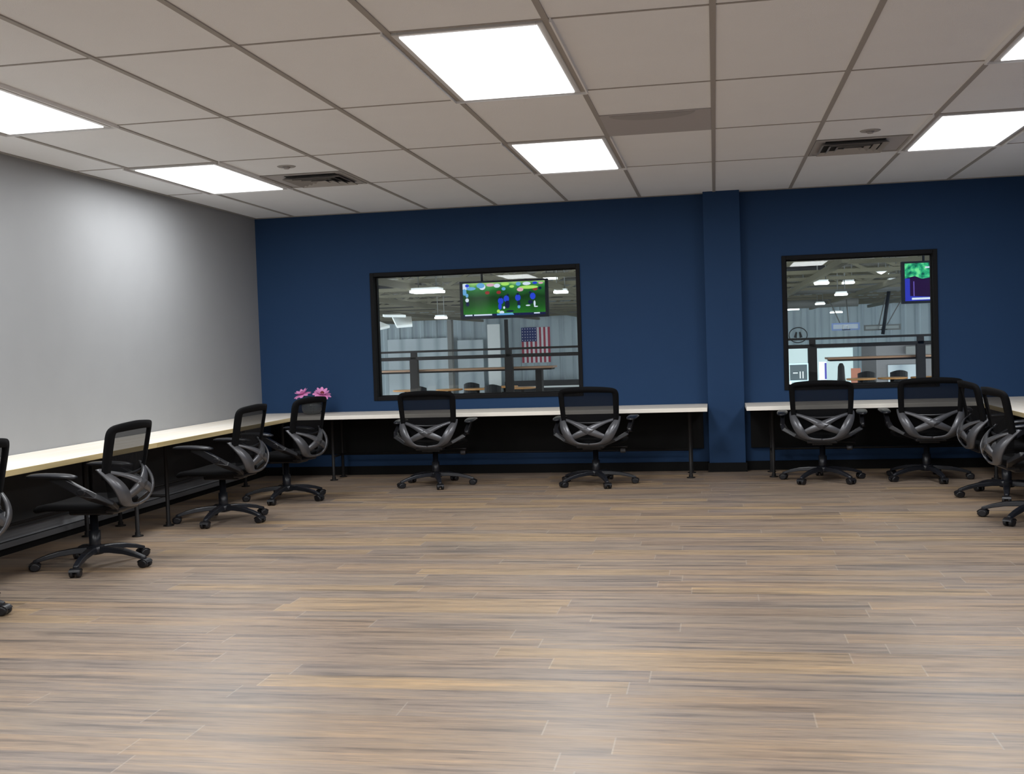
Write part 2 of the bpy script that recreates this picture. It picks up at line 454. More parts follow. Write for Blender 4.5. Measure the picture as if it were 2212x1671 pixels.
desk('short pale maple desk under the narrow window, right of the column', .302, XR-.004, YD, YB-.004, M_deskx, M_edgex,
     [(.566, 11.80), (.566, 12.25), (3.1, 11.80), (3.1, 12.25)], 0, None,
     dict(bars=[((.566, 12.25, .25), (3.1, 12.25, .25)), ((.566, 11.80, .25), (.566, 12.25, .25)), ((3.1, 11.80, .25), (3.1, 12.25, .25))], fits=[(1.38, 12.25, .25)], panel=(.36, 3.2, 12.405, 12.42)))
XD = -4.60
desk('pale maple desk along the grey wall, the farther one reaching the corner', XL+.004, XD, 8.57, YD-.003, M_desky, M_edge,
     [(-4.67, 8.83), (-5.12, 8.83), (-4.67, 11.45), (-5.12, 11.45)], 1, 'desks along the grey wall',
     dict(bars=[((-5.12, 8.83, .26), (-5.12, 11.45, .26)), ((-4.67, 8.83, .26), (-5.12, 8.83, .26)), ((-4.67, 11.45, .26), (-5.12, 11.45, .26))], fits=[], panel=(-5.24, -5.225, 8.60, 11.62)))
desk('pale maple desk along the grey wall, the nearer one cut by the left edge', XL+.004, XD, 4.60, 8.566, M_desky, M_edge,
     [(-4.67, 8.31), (-5.12, 8.31), (-4.67, 4.85), (-5.12, 4.85)], 1, 'desks along the grey wall',
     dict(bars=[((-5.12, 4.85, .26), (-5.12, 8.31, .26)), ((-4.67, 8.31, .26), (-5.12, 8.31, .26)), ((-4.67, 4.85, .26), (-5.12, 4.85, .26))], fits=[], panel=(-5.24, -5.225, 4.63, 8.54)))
desk('pale maple desk along the right side, behind the overlapping chairs', 2.545, XR-.004, 8.57, YD-.003, M_desky, M_edge,
     [(2.66, 9.62), (3.12, 9.62), (2.66, 11.45), (3.12, 11.45)], 1, None,
     dict(bars=[((3.12, 9.62, .26), (3.12, 11.45, .26)), ((2.66, 9.62, .26), (3.12, 9.62, .26))], fits=[]))
# cable raceway low on the grey wall
bm = B(); box(bm, (XL+.014, 4.6, .055), (XL+.040, 11.6, .098))
tag(obj('cable_raceway', bm, mat('raceway_grey', (.10, .10, .103, 1), .5), bevel=.004), 'long grey cable raceway low on the wall under the left desks', 'cable raceway')

# ---------------------------------------------------------------- office chair
SC = (S, S, 1)
def back_y(x, z): return -(.185 + .085*(z-.45)/.55) + .75*x*x
def lum_y(x, z):
    u = max(-1, min(1, (z-.55)/.16)); return -(.215 + .075*(1-u*u)) + 1.15*x*x
def make_chair():
    t = thing('office_chair', 'x', 'office chair', (0,0,0), 0, 'black mesh office chairs at the desks')
    # gas column
    bm = B(); lathe(bm, [(.030, .085), (.030, .25), (.021, .252), (.021, .40)], n=18); obj('gas_column', bm, M_blackbase, t, scale=SC)
    bm = B(); lathe(bm, [(.026, .082), (.046, .088), (.048, .136), (.036, .148)], n=20); obj('base_hub', bm, M_blackbase, t, scale=SC)
    # five legs, each with a caster
    bm = B(); prev = None
    secs = [(.030, .140, .040, .044), (.10, .138, .038, .040), (.18, .126, .034, .036), (.245, .105, .030, .032), (.290, .084, .027, .027), (.308, .076, .018, .018)]
    for r, zt_, w, h in secs:
        ring = [bm.verts.new(p) for p in ((r, -w*.5, zt_), (r, w*.5, zt_), (r, w*.62, zt_-h), (r, -w*.62, zt_-h))]
        if prev:
            for k in range(4): bm.faces.new((prev[k], prev[(k+1)%4], ring[(k+1)%4], ring[k]))
        else: bm.faces.new(ring)
        prev = ring
    bm.faces.new(prev[::-1])
    for k in range(5):
        if k == 0:
            leg = obj('leg', bm, M_blackbase, t, bevel=.006, scale=SC)
            bm = B()
            for s in (-1, 1):
                lathe(bm, [(.018, s*.006), (.0285, s*.009), (.0285, s*.024), (.020, s*.028)], (.300, 0, .0285), n=18, axis='Y')
            tube(bm, [(.300, -.012, .0285), (.300, .012, .0285)], .008, 8)
            # hood over the wheels
            pts = [(.300+.033*cos(a), .0285+.033*sin(a)) for a in [radians(20+14*i) for i in range(11)]]
            for s0, s1 in ((-.026, .026),):
                lo = [bm.verts.new((x, s0, z)) for x, z in pts]; hi = [bm.verts.new((x, s1, z)) for x, z in pts]
                lo2 = [bm.verts.new((.300+(x-.300)*.88, s0, .0285+(z-.0285)*.88)) for x, z in pts]; hi2 = [bm.verts.new((.300+(x-.300)*.88, s1, .0285+(z-.0285)*.88)) for x, z in pts]
                for i in range(10):
                    bm.faces.new((lo[i], lo[i+1], hi[i+1], hi[i])); bm.faces.new((lo2[i+1], lo2[i], hi2[i], hi2[i+1]))
                    bm.faces.new((lo[i+1], lo[i], lo2[i], lo2[i+1])); bm.faces.new((hi[i], hi[i+1], hi2[i+1], hi2[i]))
            obj('caster', bm, M_black, leg, scale=SC)
        else:
            l2 = leg.copy(); COL.objects.link(l2); l2.parent = t
            c2 = leg.children[0].copy(); COL.objects.link(c2); c2.parent = l2
            l2.rotation_euler = (0, 0, 2*pi*k/5)
    # tilt mechanism and lever
    bm = B(); box(bm, (-.075, -.15, .372), (.075, .10, .42)); box(bm, (-.11, -.20, .395), (.11, -.12, .43)); obj('tilt_mechanism', bm, M_black, t, bevel=.012, scale=SC)
    bm = B(); tube(bm, [(.06, .03, .385), (.20, .05, .38), (.24, .06, .375)], [.006, .006, .010], 8); obj('lever', bm, M_black, t, scale=SC)
    # seat
    bm = B(); n = 40; rings = []
    def outl(s, z, sh=0):
        r = []
        for k in range(n):
            a = 2*pi*k/n; c, d = cos(a), sin(a)
            x = .245*s*math.copysign(abs(c)**.55, c); y = .232*s*math.copysign(abs(d)**.6, d) + .03
            zz = z - (.035*max(0, (y-.12)/.14)**2) + .012*(x/.245)**2
            r.append(bm.verts.new((x, y, zz)))
        return r
    for s, z in ((.80, .418), (.96, .424), (1.0, .440), (.985, .456), (.93, .467), (.75, .470), (.45, .466), (.15, .464)): rings.append(outl(s, z))
    for a, b in zip(rings, rings[1:]):
        for k in range(n):
            f = bm.faces.new((a[k], a[(k+1)%n], b[(k+1)%n], b[k])); f.smooth = True
    bm.faces.new(rings[0][::-1]); bm.faces.new(rings[-1])
    obj('seat', bm, M_blacksoft, t, scale=SC)
    # back frame: arched, rounded, a little narrower below
    bm = B()
    path = [(-.195, .640, .036), (-.203, .70, .036), (-.207, .80, .038), (-.209, .88, .040), (-.208, .945, .042), (-.192, .972, .048), (-.150, .981, .054), (-.08, .987, .058), (0, .990, .060),
            (.08, .987, .058), (.150, .981, .054), (.192, .972, .048), (.208, .945, .042), (.209, .88, .040), (.207, .80, .038), (.203, .70, .036), (.195, .640, .036)]
    ribbon(bm, path, back_y, .022, sub=3); obj('back_frame', bm, M_blacksoft, t, scale=SC)
    # see-through mesh
    bm = B(); nx, nz = 12, 18; grid = []
    for j in range(nz+1):
        z = .50 + (.975-.50)*j/nz; row = []
        hw = .205 if z > .66 else .205 - .30*(.66-z)
        hw = min(hw, .205 if z < .95 else .195)
        for i in range(nx+1):
            x = -hw + 2*hw*i/nx; row.append(bm.verts.new((x, back_y(x, z)+.004 - .03*max(0, (.66-z)/.16)*0, z)))
        grid.append(row)
    for j in range(nz):
        for i in range(nx):
            f = bm.faces.new((grid[j][i], grid[j][i+1], grid[j+1][i+1], grid[j+1][i])); f.smooth = True
    obj('back_mesh', bm, M_mesh, t, scale=SC)
    # graphite lumbar shell: a wide V with a cross in it
    bm = B()
    for s in (-1, 1):
        ribbon(bm, [(s*.218, .712, .022), (s*.213, .68, .040), (s*.194, .62, .062), (s*.166, .545, .068), (s*.135, .485, .058), (s*.085, .448, .030), (0, .437, .022)], lum_y, .014, sub=4)
        ribbon(bm, [(s*.212, .694, .020), (s*.15, .672, .026), (s*.07, .632, .044), (0, .585, .066), (-s*.07, .545, .058), (-s*.135, .505, .044)], lambda x, z: lum_y(x, z)+.003, .012, sub=4)
    obj('lumbar_shell', bm, M_silver, t, scale=SC)
    bm = B(); ribbon(bm, [(-.20, .665, .022), (-.1, .655, .02), (0, .65, .02), (.1, .655, .02), (.20, .665, .022)], lambda x, z: back_y(x, z)-.006, .012, sub=2); obj('back_crossbar', bm, M_black, t, scale=SC)
    # arms
    for s in (-1, 1):
        bm = B()
        A = [((s*.285, .06, .670), .024, .016), ((s*.287, -.01, .635), .027, .022), ((s*.285, -.10, .570), .029, .025), ((s*.268, -.150, .530), .028, .020), ((s*.19, -.195, .475), .024, .013), ((s*.10, -.175, .425), .022, .012)]
        prev = None
        for i, (p, w, h) in enumerate(A):
            p = Vector(p); q_ = Vector(A[min(i+1, len(A)-1)][0]) - Vector(A[max(i-1, 0)][0]); q_.normalize()
            side = Vector((1, 0, 0)) if i < 3 else Vector((0, 1, 0)); side = (side - q_*side.dot(q_)).normalized(); up = q_.cross(side)
            ww = (w*.55, w) if i < 3 else (w, w*.7)
            ring = [bm.verts.new(p + side*a*ww[0] + up*b*ww[1]) for a, b in ((-1,-1),(1,-1),(1,1),(-1,1))]
            if prev:
                for k in range(4): bm.faces.new((prev[k], prev[(k+1)%4], ring[(k+1)%4], ring[k]))
            else: bm.faces.new(ring)
            prev = ring
        bm.faces.new(prev[::-1])
        bmj = bm
        lathe(bmj, [(.020, -.016), (.026, -.010), (.026, .010), (.020, .016)], (s*.288, -.105, .570), n=16, axis='X')
        arm = obj('armrest', bm, M_black, t, bevel=.006, scale=SC)
        bm = B(); n2 = 20; rs = []
        for s2, z in ((.85, .672), (1, .678), (1, .690), (.85, .697), (.4, .699)):
            ring = []
            for k in range(n2):
                a = 2*pi*k/n2; c, d = cos(a), sin(a)
                y = .135*s2*math.copysign(abs(d)**.7, d)
                x = .040*s2*math.copysign(abs(c)**.7, c)
                ring.append(bm.verts.new((s*.290+x, .055+y, z+.05*y - .5*y*y)))
            rs.append(ring)
        for a, b in zip(rs, rs[1:]):
            for k in range(n2):
                f = bm.faces.new((a[k], a[(k+1)%n2], b[(k+1)%n2], b[k])); f.smooth = True
        bm.faces.new(rs[0][::-1]); bm.faces.new(rs[-1])
        obj('arm_pad', bm, M_blackbase, arm, scale=SC)
    return t
chair = make_chair()
CH = [  # x, y, facing rotation, base phase (world), label
 (-4.465, 5.66, 90, 295, 'black mesh office chair cut off by the left edge, nearest along the grey wall'),
 (-4.33, 7.12, 92, 282, 'black mesh office chair at the nearer left desk, largest one fully in view'),
 (-4.275, 9.08, 90, 272, 'black mesh office chair at the farther left desk, second one in view from the left'),
 (-4.215, 10.40, 80, 270, 'black mesh office chair in front of the pink flowers near the corner'),
 (-2.948, 11.411, 0, 290, 'black mesh office chair under the left half of the wide window'),
 (-1.237, 11.363, -5, 292, 'black mesh office chair under the right end of the wide window'),
 (1.03, 11.47, -5, 306, 'black mesh office chair just right of the navy column, under the narrow window'),
 (2.026, 11.497, 0, 282, 'black mesh office chair under the right side of the narrow window, partly behind another'),
 (2.46, 10.22, -88, 256, 'black mesh office chair at the right desk, the farther of the two seen side on'),
 (2.38, 8.97, -88, 226, 'black mesh office chair at the right edge, nearest of the right desk'),
]
def phase(o, rz, ph):
    legs = [c for c in o.children if c.name.startswith('leg')]
    for k, l in enumerate(legs): l.rotation_euler = (0, 0, radians(ph - rz) + 2*pi*k/5)
allc = []
for i, (x, y, rz, ph, lab) in enumerate(CH):
    if i == 0:
        o = chair; o.location = (x, y, 0); o.rotation_euler = (0, 0, radians(rz)); o['label'] = lab
    else: o = dup(chair, (x, y, 0), radians(rz), lab)
    allc.append((o, rz, ph))
bpy.context.view_layer.update()
for o, rz, ph in allc: phase(o, rz, ph)

# ---------------------------------------------------------------- vase and flowers
def glassy():
    m = mat('clear_glass', (0.85, 0.9, 0.9, 1), 0.05); m.node_tree.nodes['Principled BSDF'].inputs['Transmission Weight'].default_value = .9; return m
VX, VY = -4.555, 12.08
bm = B(); lathe(bm, [(.050, .0), (.085, .004), (.112, .05), (.118, .10), (.114, .135), (.110, .134), (.113, .10), (.107, .05), (.08, .012), (.03, .010)], n=28)
tag(obj('glass_vase', bm, glassy(), loc=(VX, VY, ZT)), 'wide clear glass vase on the back desk near the corner', 'vase')
M_pink = mat('pink_petal', srgb(232, 150, 205), .6); M_mag = mat('magenta_centre', srgb(120, 50, 50), .7)
M_green = mat('dark_leaf', srgb(52, 78, 52), .6)
def flower(x, y, z, r, tilt, lab):
    t = thing('pink_flower', lab, 'flower', (VX, VY, ZT+.012), 0, 'pink flowers in the vase')
    dx, dy, dz = x-VX, y-VY, z-ZT-.012
    bm = B(); tube(bm, [(dx*.10, dy*.1, .005), (dx*.25, dy*.3, dz*.45), (dx, dy, dz-.01)], .0045, 8); obj('stem', bm, M_green, t)
    bm = B(); T = Matrix.Rotation(radians(tilt[0]), 4, 'X') @ Matrix.Rotation(radians(tilt[1]), 4, 'Y')
    for layer, (rr, up, np_) in enumerate(((r, .012, 9), (r*.72, .030, 8))):
        for k in range(np_):
            a = 2*pi*k/np_ + layer*.4; u = Vector((cos(a), sin(a), 0)); v = Vector((-sin(a), cos(a), 0))
            prof = [(.12, .10), (.45, .22), (.75, .26), (1.0, .10)]
            L = []; Rr = []
            for f_, w in prof:
                hgt = up*(f_*1.6) - .030*f_*f_*(1 if layer == 0 else 0)
                c = u*rr*f_ + Vector((0, 0, hgt))
                L.append(bm.verts.new(T @ (c + v*rr*w) + Vector((dx, dy, dz)))); Rr.append(bm.verts.new(T @ (c - v*rr*w + Vector((0, 0, .004))) + Vector((dx, dy, dz))))
            for i in range(3): bm.faces.new((L[i], L[i+1], Rr[i+1], Rr[i]))
    o = obj('petals', bm, M_pink, t); so = o.modifiers.new('thick', 'SOLIDIFY'); so.thickness = .002
    bm = B(); bmesh.ops.create_uvsphere(bm, u_segments=14, v_segments=8, radius=r*.2, matrix=Matrix.Translation(Vector((dx, dy, dz)) + (T @ Vector((0, 0, .018))))); obj('flower_centre', bm, M_mag, t)
    for a in (0.6, 2.6, 4.4):
        bm = B(); u = Vector((cos(a), sin(a), -.1)); v = Vector((-sin(a), cos(a), .25)); c = Vector((dx*.9, dy*.9, dz-.022)); q = []
        ps = [(0, .004), (.04, .016), (.085, .018), (.125, .002)]
        L = [bm.verts.new(c + u*d + v*w) for d, w in ps]; R2 = [bm.verts.new(c + u*d - v*w) for d, w in ps]
        for i in range(3): bm.faces.new((L[i], L[i+1], R2[i+1], R2[i]))
        lf = obj('leaf', bm, M_green, t); so = lf.modifiers.new('thick', 'SOLIDIFY'); so.thickness = .002
flower(-4.655, 12.06, .972, .104, (16, -14), 'left pink flower in the vase on the back desk')
flower(-4.435, 12.10, .970, .108, (24, 16), 'right pink flower with a brown centre in the vase')

# ---------------------------------------------------------------- the hall beyond the windows
HY1 = 55.0; ZR = 3.62
M_wallpan = mat('ribbed_blue_grey', rough=.5)
def striped(m, base, dark, sc, axis=0):
    q = NT(m); b = q.n['Principled BSDF']; tc = q.node('ShaderNodeTexCoord'); sp = q.node('ShaderNodeSeparateXYZ'); q.link(tc.outputs['Object'], sp.inputs[0])
    f = q.math('FRACT', q.math('MULTIPLY', sp.outputs[axis], sc)); no = q.node('ShaderNodeTexNoise'); no.inputs['Scale'].default_value = .35; q.link(tc.outputs['Object'], no.inputs['Vector'])
    c = q.ramp(f, [(0, dark), (.25, base), (.75, base), (1, dark)])
    q.link(q.mix(1.0, c, q.ramp(no.outputs[0], [(.3, (.8,.8,.8,1)), (.7, (1.15,1.15,1.15,1))]), 'MULTIPLY'), b.inputs['Base Color'])
striped(M_wallpan, (.36, .43, .47, 1), (.27, .33, .37, 1), 1.6)
M_deck = mat('roof_deck', rough=.7)
def blotched(m):
    q = NT(m); b = q.n['Principled BSDF']; tc = q.node('ShaderNodeTexCoord'); mp = q.node('ShaderNodeMapping'); mp.inputs['Scale'].default_value = (.8, 1.6, 1); q.link(tc.outputs['Object'], mp.inputs[0])
    no = q.node('ShaderNodeTexNoise'); no.inputs['Scale'].default_value = 1.3; no.inputs['Detail'].default_value = 6; no.inputs['Roughness'].default_value = .7; q.link(mp.outputs[0], no.inputs['Vector'])
    q.link(q.ramp(no.outputs[0], [(.36, (.10, .095, .08, 1)), (.46, (.34, .32, .28, 1)), (.54, (.50, .48, .43, 1)), (.62, (.85, .84, .80, 1))]), b.inputs['Base Color'])
blotched(M_deck)
M_olive = mat('olive_steel', (.13, .12, .08, 1), .6); M_brace = mat('grey_steel', (.16, .165, .16, 1), .5)
M_conc = mat('hall_concrete', (.30, .29, .28, 1), .5)
M_rail = mat('railing_bronze', (.014, .012, .012, 1), .6, spec=.15); M_orange = mat('amber_wood', (.62, .30, .10, 1), .35)
M_wcount = mat('counter_wood', (.34, .19, .11, 1), .4)
M_white = mat('white_sheet', (.78, .80, .80, 1), .5)
M_lamp = mat('lit_highbay', (.9, .9, .9, 1), .5, emit=(.95, .98, 1, 1), estr=5.0)
M_curt = mat('pale_netting', rough=.7); striped(M_curt, (.50, .56, .60, 1), (.33, .39, .43, 1), 1.1)
M_dgrey = mat('dark_grey_metal', (.016, .017, .020, 1), .6, spec=.25)

bm = B(); box(bm, (-11, YO, -.12), (10, 20.5, -.001)); struct('mezzanine_floor', bm, M_conc)
bm = B(); box(bm, (-34, 20.5, -3.2), (30, HY1+.3, -3.0)); struct('hall_floor', bm, M_conc)
bm = B(); box(bm, (-34, YO+.001, ZR), (30, HY1+.3, ZR+.2)); struct('hall_roof', bm, M_deck)
# far wall with real ribs
bm = B(); x = -34.0; zz0, zz1 = -3.0, ZR
prof = []
while x < 30:
    prof += [(x, HY1), (x+.35, HY1), (x+.42, HY1-.07), (x+.58, HY1-.07)]; x += .65
prof.append((x, HY1))
lo = [bm.verts.new((a, b, zz0)) for a, b in prof]; hi = [bm.verts.new((a, b, zz1)) for a, b in prof]
for i in range(len(prof)-1): bm.faces.new((lo[i], lo[i+1], hi[i+1], hi[i]))
box(bm, (-34, HY1+.05, -3.0), (30, HY1+.2, ZR))
struct('hall_wall', bm, M_wallpan)

# roof trusses
def truss_mesh():
    bm = B(); x0, x1 = -24, 18; zb_, zt_ = -.78, -.05
    for z in (zb_, zt_): box(bm, (x0, -.05, z-.04), (x1, .05, z+.04))
    n = 30; st = (x1-x0)/n
    for k in range(n):
        a = x0 + k*st; p, q_ = ((a, zb_), (a+st, zt_)) if k % 2 == 0 else ((a, zt_), (a+st, zb_))
        d = Vector((q_[0]-p[0], 0, q_[1]-p[1])).normalized(); nrm = Vector((-d.z, 0, d.x))*.035
        P, Q = Vector((p[0], 0, p[1])), Vector((q_[0], 0, q_[1]))
        vs = [bm.verts.new(v + Vector((0, dy, 0))) for dy in (-.03, .03) for v in (P-nrm, Q-nrm, Q+nrm, P+nrm)]
        for f_ in ((0,1,2,3),(7,6,5,4),(0,4,5,1),(1,5,6,2),(2,6,7,3),(3,7,4,0)): bm.faces.new([vs[i] for i in f_])
    return bm
tr0 = None
for i in range(12):
    y = 19.2 + 3.0*i
    if tr0 is None:
        tr0 = obj('roof_truss', truss_mesh(), M_olive, loc=(0, y, ZR)); o = tr0
    else: o = tr0.copy(); COL.objects.link(o); o.location = (0, y, ZR)
    tag(o, 'olive steel roof truss crossing the hall beyond the windows', 'roof truss', 'roof trusses of the hall')
# long purlins / pipes running away from the window
pu0 = None
for i, x in enumerate((-15, -11.2, -8.4, -6.1, -3.4, -1.0, 2.2, 4.4, 7.0, 10.5)):
    if pu0 is None:
        bm = B(); box(bm, (-.06, 0, -.06), (.06, 34, .06)); pu0 = obj('roof_beam', bm, M_olive, loc=(x, 19.5, ZR-.9)); o = pu0
    else: o = pu0.copy(); COL.objects.link(o); o.location = (x, 19.5, ZR-.9)
    tag(o, 'long olive roof beam running away towards the far wall', 'roof beam', 'long beams under the hall roof')
for (x, y, z, l, r, dk) in ((-9.5, 27, 3.02, 4.6, .10, 1), (-4.9, 33, 3.28, 3.0, .14, 0), (1.5, 26.5, 3.0, 2.6, .09, 1), (4.2, 36, 2.9, 3.6, .16, 0), (-12, 43, 3.1, 5.0, .2, 1), (3.0, 45, 2.75, 5.0, .22, 0), (-7.2, 47, 2.95, 4.4, .2, 0)):
    bm = B(); tube(bm, [(-l/2, 0, 0), (l/2, 0, 0)], r, 12)
    for sx in (-.4, .4): tube(bm, [(sx*l, 0, 0), (sx*l, 0, ZR-z)], .02, 6)
    tag(obj('air_duct', bm, M_dgrey if dk else M_brace, loc=(x, y, z)), ('dark' if dk else 'grey') + ' round duct hung under the hall roof', 'duct', 'dark ducts under the hall roof' if dk else 'grey ducts under the hall roof')

# high bay lights
def highbay(loc, w, d, lab, grp='small lit fixtures under the hall roof'):
    t = thing('hanging_light', lab, 'hanging light', loc, 0, grp)
    bm = B(); box(bm, (-w/2, -d/2, 0), (w/2, d/2, .05)); obj('tube_panel', bm, M_lamp, t, bevel=.01)
    bm = B(); box(bm, (-w/2*.9, -d/2*.9, .05), (w/2*.9, d/2*.9, .10)); obj('housing', bm, M_white, t)
    for s in (-1, 1):
        bm = B(); tube(bm, [(s*w*.3, 0, .1), (s*w*.3, 0, ZR-loc[2]-.0)], .012, 6); obj('hanger', bm, M_brace, t)
highbay((-5.73, 22, 2.58), .62, .5, 'bright hanging light seen left of the football screen', 'bright hanging light beside the football screen')
for x, y, z in ((-7.45, 30, 2.26), (-3.4, 25, 2.60), (-3.72, 25.6, 2.96), (3.25, 30, 2.47), (3.55, 31, 2.81), (2.6, 29, 2.78), (4.28, 30, 2.97), (3.55, 39.2, 2.5), (5.0, 33.0, 2.9),
                (3.1, 46, 2.50), (5.2, 50, 2.40), (2.4, 26, 2.60)):
    highbay((x, y, z), .30 if y < 40 else .5, .3, 'small lit light fixture hanging under the hall roof')
# slanted white acoustic sails at the left
def sail(pts, lab, th=.05):
    bm = B(); a = [bm.verts.new(p) for p in pts]; b = [bm.verts.new((p[0], p[1], p[2]+th)) for p in pts]
    bm.faces.new(a[::-1]); bm.faces.new(b)
    for i in range(4): bm.faces.new((a[i], a[(i+1)%4], b[(i+1)%4], b[i]))
    tag(obj('ceiling_sail', bm, M_white), lab, 'ceiling panel', 'white panels hung at the left of the hall')
sail([(-6.66, 22, 2.12), (-6.20, 22, 2.10), (-6.9, 24, 2.20), (-7.3, 24, 2.2)][::-1], 'upper white panel hung at the left of the hall')
sail([(-6.40, 22, 1.89), (-6.07, 22, 1.905), (-6.75, 24.4, 2.14), (-7.2, 24.4, 2.16)], 'middle slanted white panel hung at the left of the hall')
sail([(-6.76, 22, 1.99), (-6.55, 22, 1.90), (-6.75, 21.2, 1.80), (-6.9, 21.2, 1.88)], 'lowest small white panel at the left of the hall')

# televisions
M_tvb = mat('tv_bezel', (.004, .005, .012, 1), .5, spec=.15)
def scr(name, c, s=1.0): return mat(name, (0, 0, 0, 1), .6, emit=c or srgb(230, 230, 250), estr=s, spec=.04)
def field_mat():
    m = scr('screen_field', (0, 0, 0, 1)); q = NT(m); b = q.n['Principled BSDF']; tc = q.node('ShaderNodeTexCoord'); sp = q.node('ShaderNodeSeparateXYZ'); q.link(tc.outputs['Object'], sp.inputs[0])
    no = q.node('ShaderNodeTexNoise'); no.inputs['Scale'].default_value = 3.0; q.link(tc.outputs['Object'], no.inputs['Vector'])
    v = q.math('ADD', q.math('DIVIDE', sp.outputs[2], .68), q.math('MULTIPLY', q.math('SUBTRACT', no.outputs[0], .5), .35))
    q.link(q.ramp(v, [(.05, srgb(36, 120, 32)), (.3, srgb(20, 80, 24)), (.5, srgb(16, 56, 22)), (.68, srgb(36, 105, 48)), (.80, srgb(70, 150, 80)), (.9, srgb(170, 215, 130))]), b.inputs['Emission Color'])
    return m
def leafy_mat():
    m = scr('screen_foliage', (0, 0, 0, 1)); q = NT(m); b = q.n['Principled BSDF']; tc = q.node('ShaderNodeTexCoord')
    no = q.node('ShaderNodeTexNoise'); no.inputs['Scale'].default_value = 9.0; q.link(tc.outputs['Object'], no.inputs['Vector'])
    q.link(q.ramp(no.outputs[0], [(.35, srgb(10, 90, 80)), (.5, srgb(50, 185, 130)), (.62, srgb(120, 240, 160))]), b.inputs['Emission Color']); return m
def television(name, loc, w, h, lab, paint_fn):
    t = thing(name, lab, 'television', loc); f = .055
    bm = B(); box(bm, (-w/2, .02, -h/2), (w/2, .09, h/2)); obj('housing', bm, M_tvb, t, bevel=.008)
    bm = B()
    for a, b in (((-w/2, -h/2), (-w/2+f, h/2)), ((w/2-f, -h/2), (w/2, h/2)), ((-w/2+f, -h/2), (w/2-f, -h/2+f*.8)), ((-w/2+f, h/2-f*.6), (w/2-f, h/2))): box(bm, (a[0], -.005, a[1]), (b[0], .02, b[1]))
    obj('bezel', bm, M_tvb, t)
    bm = B(); mats = paint_fn(bm, w-2*f, h-1.4*f); obj('screen', bm, mats, t, loc=(0, .012, -h/2+f*.8))
    for s in (-.25, .25):
        bm = B(); tube(bm, [(s*w, .06, h/2), (s*w, .06, ZR-loc[2])], .02, 8); obj('mount_pole', bm, M_dgrey, t)
def poly(bm, pts, y, mi):
    f = bm.faces.new([bm.verts.new((x, y, z)) for x, z in pts]); f.material_index = mi
def ell(bm, cx, cz, rx, rz, y, mi, n=12): poly(bm, [(cx+rx*cos(2*pi*k/n), cz+rz*sin(2*pi*k/n)) for k in range(n)], y, mi)
def football(bm, w, h):
    mats = [field_mat(), scr('s_white', srgb(225, 235, 255)), scr('s_blue', srgb(40, 70, 215)), scr('s_red', srgb(150, 50, 50)), scr('s_navy', srgb(14, 24, 70)),
            scr('s_sky', srgb(105, 170, 225)), scr('s_lime', srgb(180, 235, 110)), scr('s_pink', srgb(225, 175, 195))]
    X = lambda u: (u-.5)*w; Z = lambda v: v*h
    poly(bm, [(X(0), 0), (X(1), 0), (X(1), h), (X(0), h)], 0, 0)
    # crowd along the top (u, v, ru, rv, colour)
    for u, v, a, b, c in ((.03,.90,.05,.10,1),(.055,.93,.025,.05,2),(.10,.84,.06,.05,5),(.02,.74,.025,.1,5),(.22,.92,.05,.08,5),(.24,.88,.04,.09,1),(.34,.93,.05,.05,7),(.42,.90,.04,.06,1),(.52,.94,.05,.05,6),
                          (.60,.86,.03,.04,6),(.80,.82,.12,.05,6),(.68,.93,.03,.06,5),(.78,.93,.05,.05,1),(.88,.94,.03,.04,2),(.95,.93,.03,.03,7),(.50,.80,.025,.05,5),
                          (.30,.70,.028,.05,3),(.44,.70,.028,.05,3),(.70,.76,.04,.06,7),(.70,.77,.02,.04,3),(.88,.76,.03,.05,3),(.94,.78,.02,.04,4)):
        ell(bm, X(u), Z(v), a*w, b*h, -.001 - .0003*c, c)
    # touchline official at the left
    ell(bm, X(.05), Z(.64), .018*w, .06*h, -.004, 5); ell(bm, X(.05), Z(.50), .022*w, .06*h, -.004, 1); ell(bm, X(.055), Z(.38), .022*w, .07*h, -.004, 4)
    # players: torso, legs, head
    for u, v, c, lean in ((.46,.44,2,.0),(.53,.50,2,.02),(.67,.52,2,0),(.85,.55,2,-.03)):
        ell(bm, X(u), Z(v), .034*w, .10*h, -.005, c); ell(bm, X(u+lean), Z(v+.11), .015*w, .035*h, -.0055, 4 if c == 2 else 1)
    for u, v, a, b, c in ((.45,.28,.022,.10,2),(.54,.33,.03,.12,4),(.50,.24,.012,.04,1),(.68,.35,.02,.09,4),(.68,.25,.018,.05,5),(.82,.38,.03,.06,4),(.79,.28,.028,.02,1),(.87,.33,.012,.09,1),(.885,.24,.025,.018,1),(.43,.14,.02,.05,6),(.47,.10,.03,.05,1),(.57,.13,.05,.03,4)):
        ell(bm, X(u), Z(v), a*w, b*h, -.006, c)
    # caption strip along the bottom
    poly(bm, [(X(0), 0), (X(1), 0), (X(1), Z(.07)), (X(0), Z(.07))], -.007, 4)
    for a, b in ((.02, .11), (.13, .35)): poly(bm, [(X(a), Z(.025)), (X(b), Z(.025)), (X(b), Z(.065)), (X(a), Z(.065))], -.008, 1)
    poly(bm, [(X(.41), Z(.02)), (X(.62), Z(.02)), (X(.60), Z(.08)), (X(.41), Z(.07))], -.008, 5); poly(bm, [(X(.86), Z(.03)), (X(.93), Z(.03)), (X(.93), Z(.065)), (X(.86), Z(.065))], -.008, 1)
    return mats
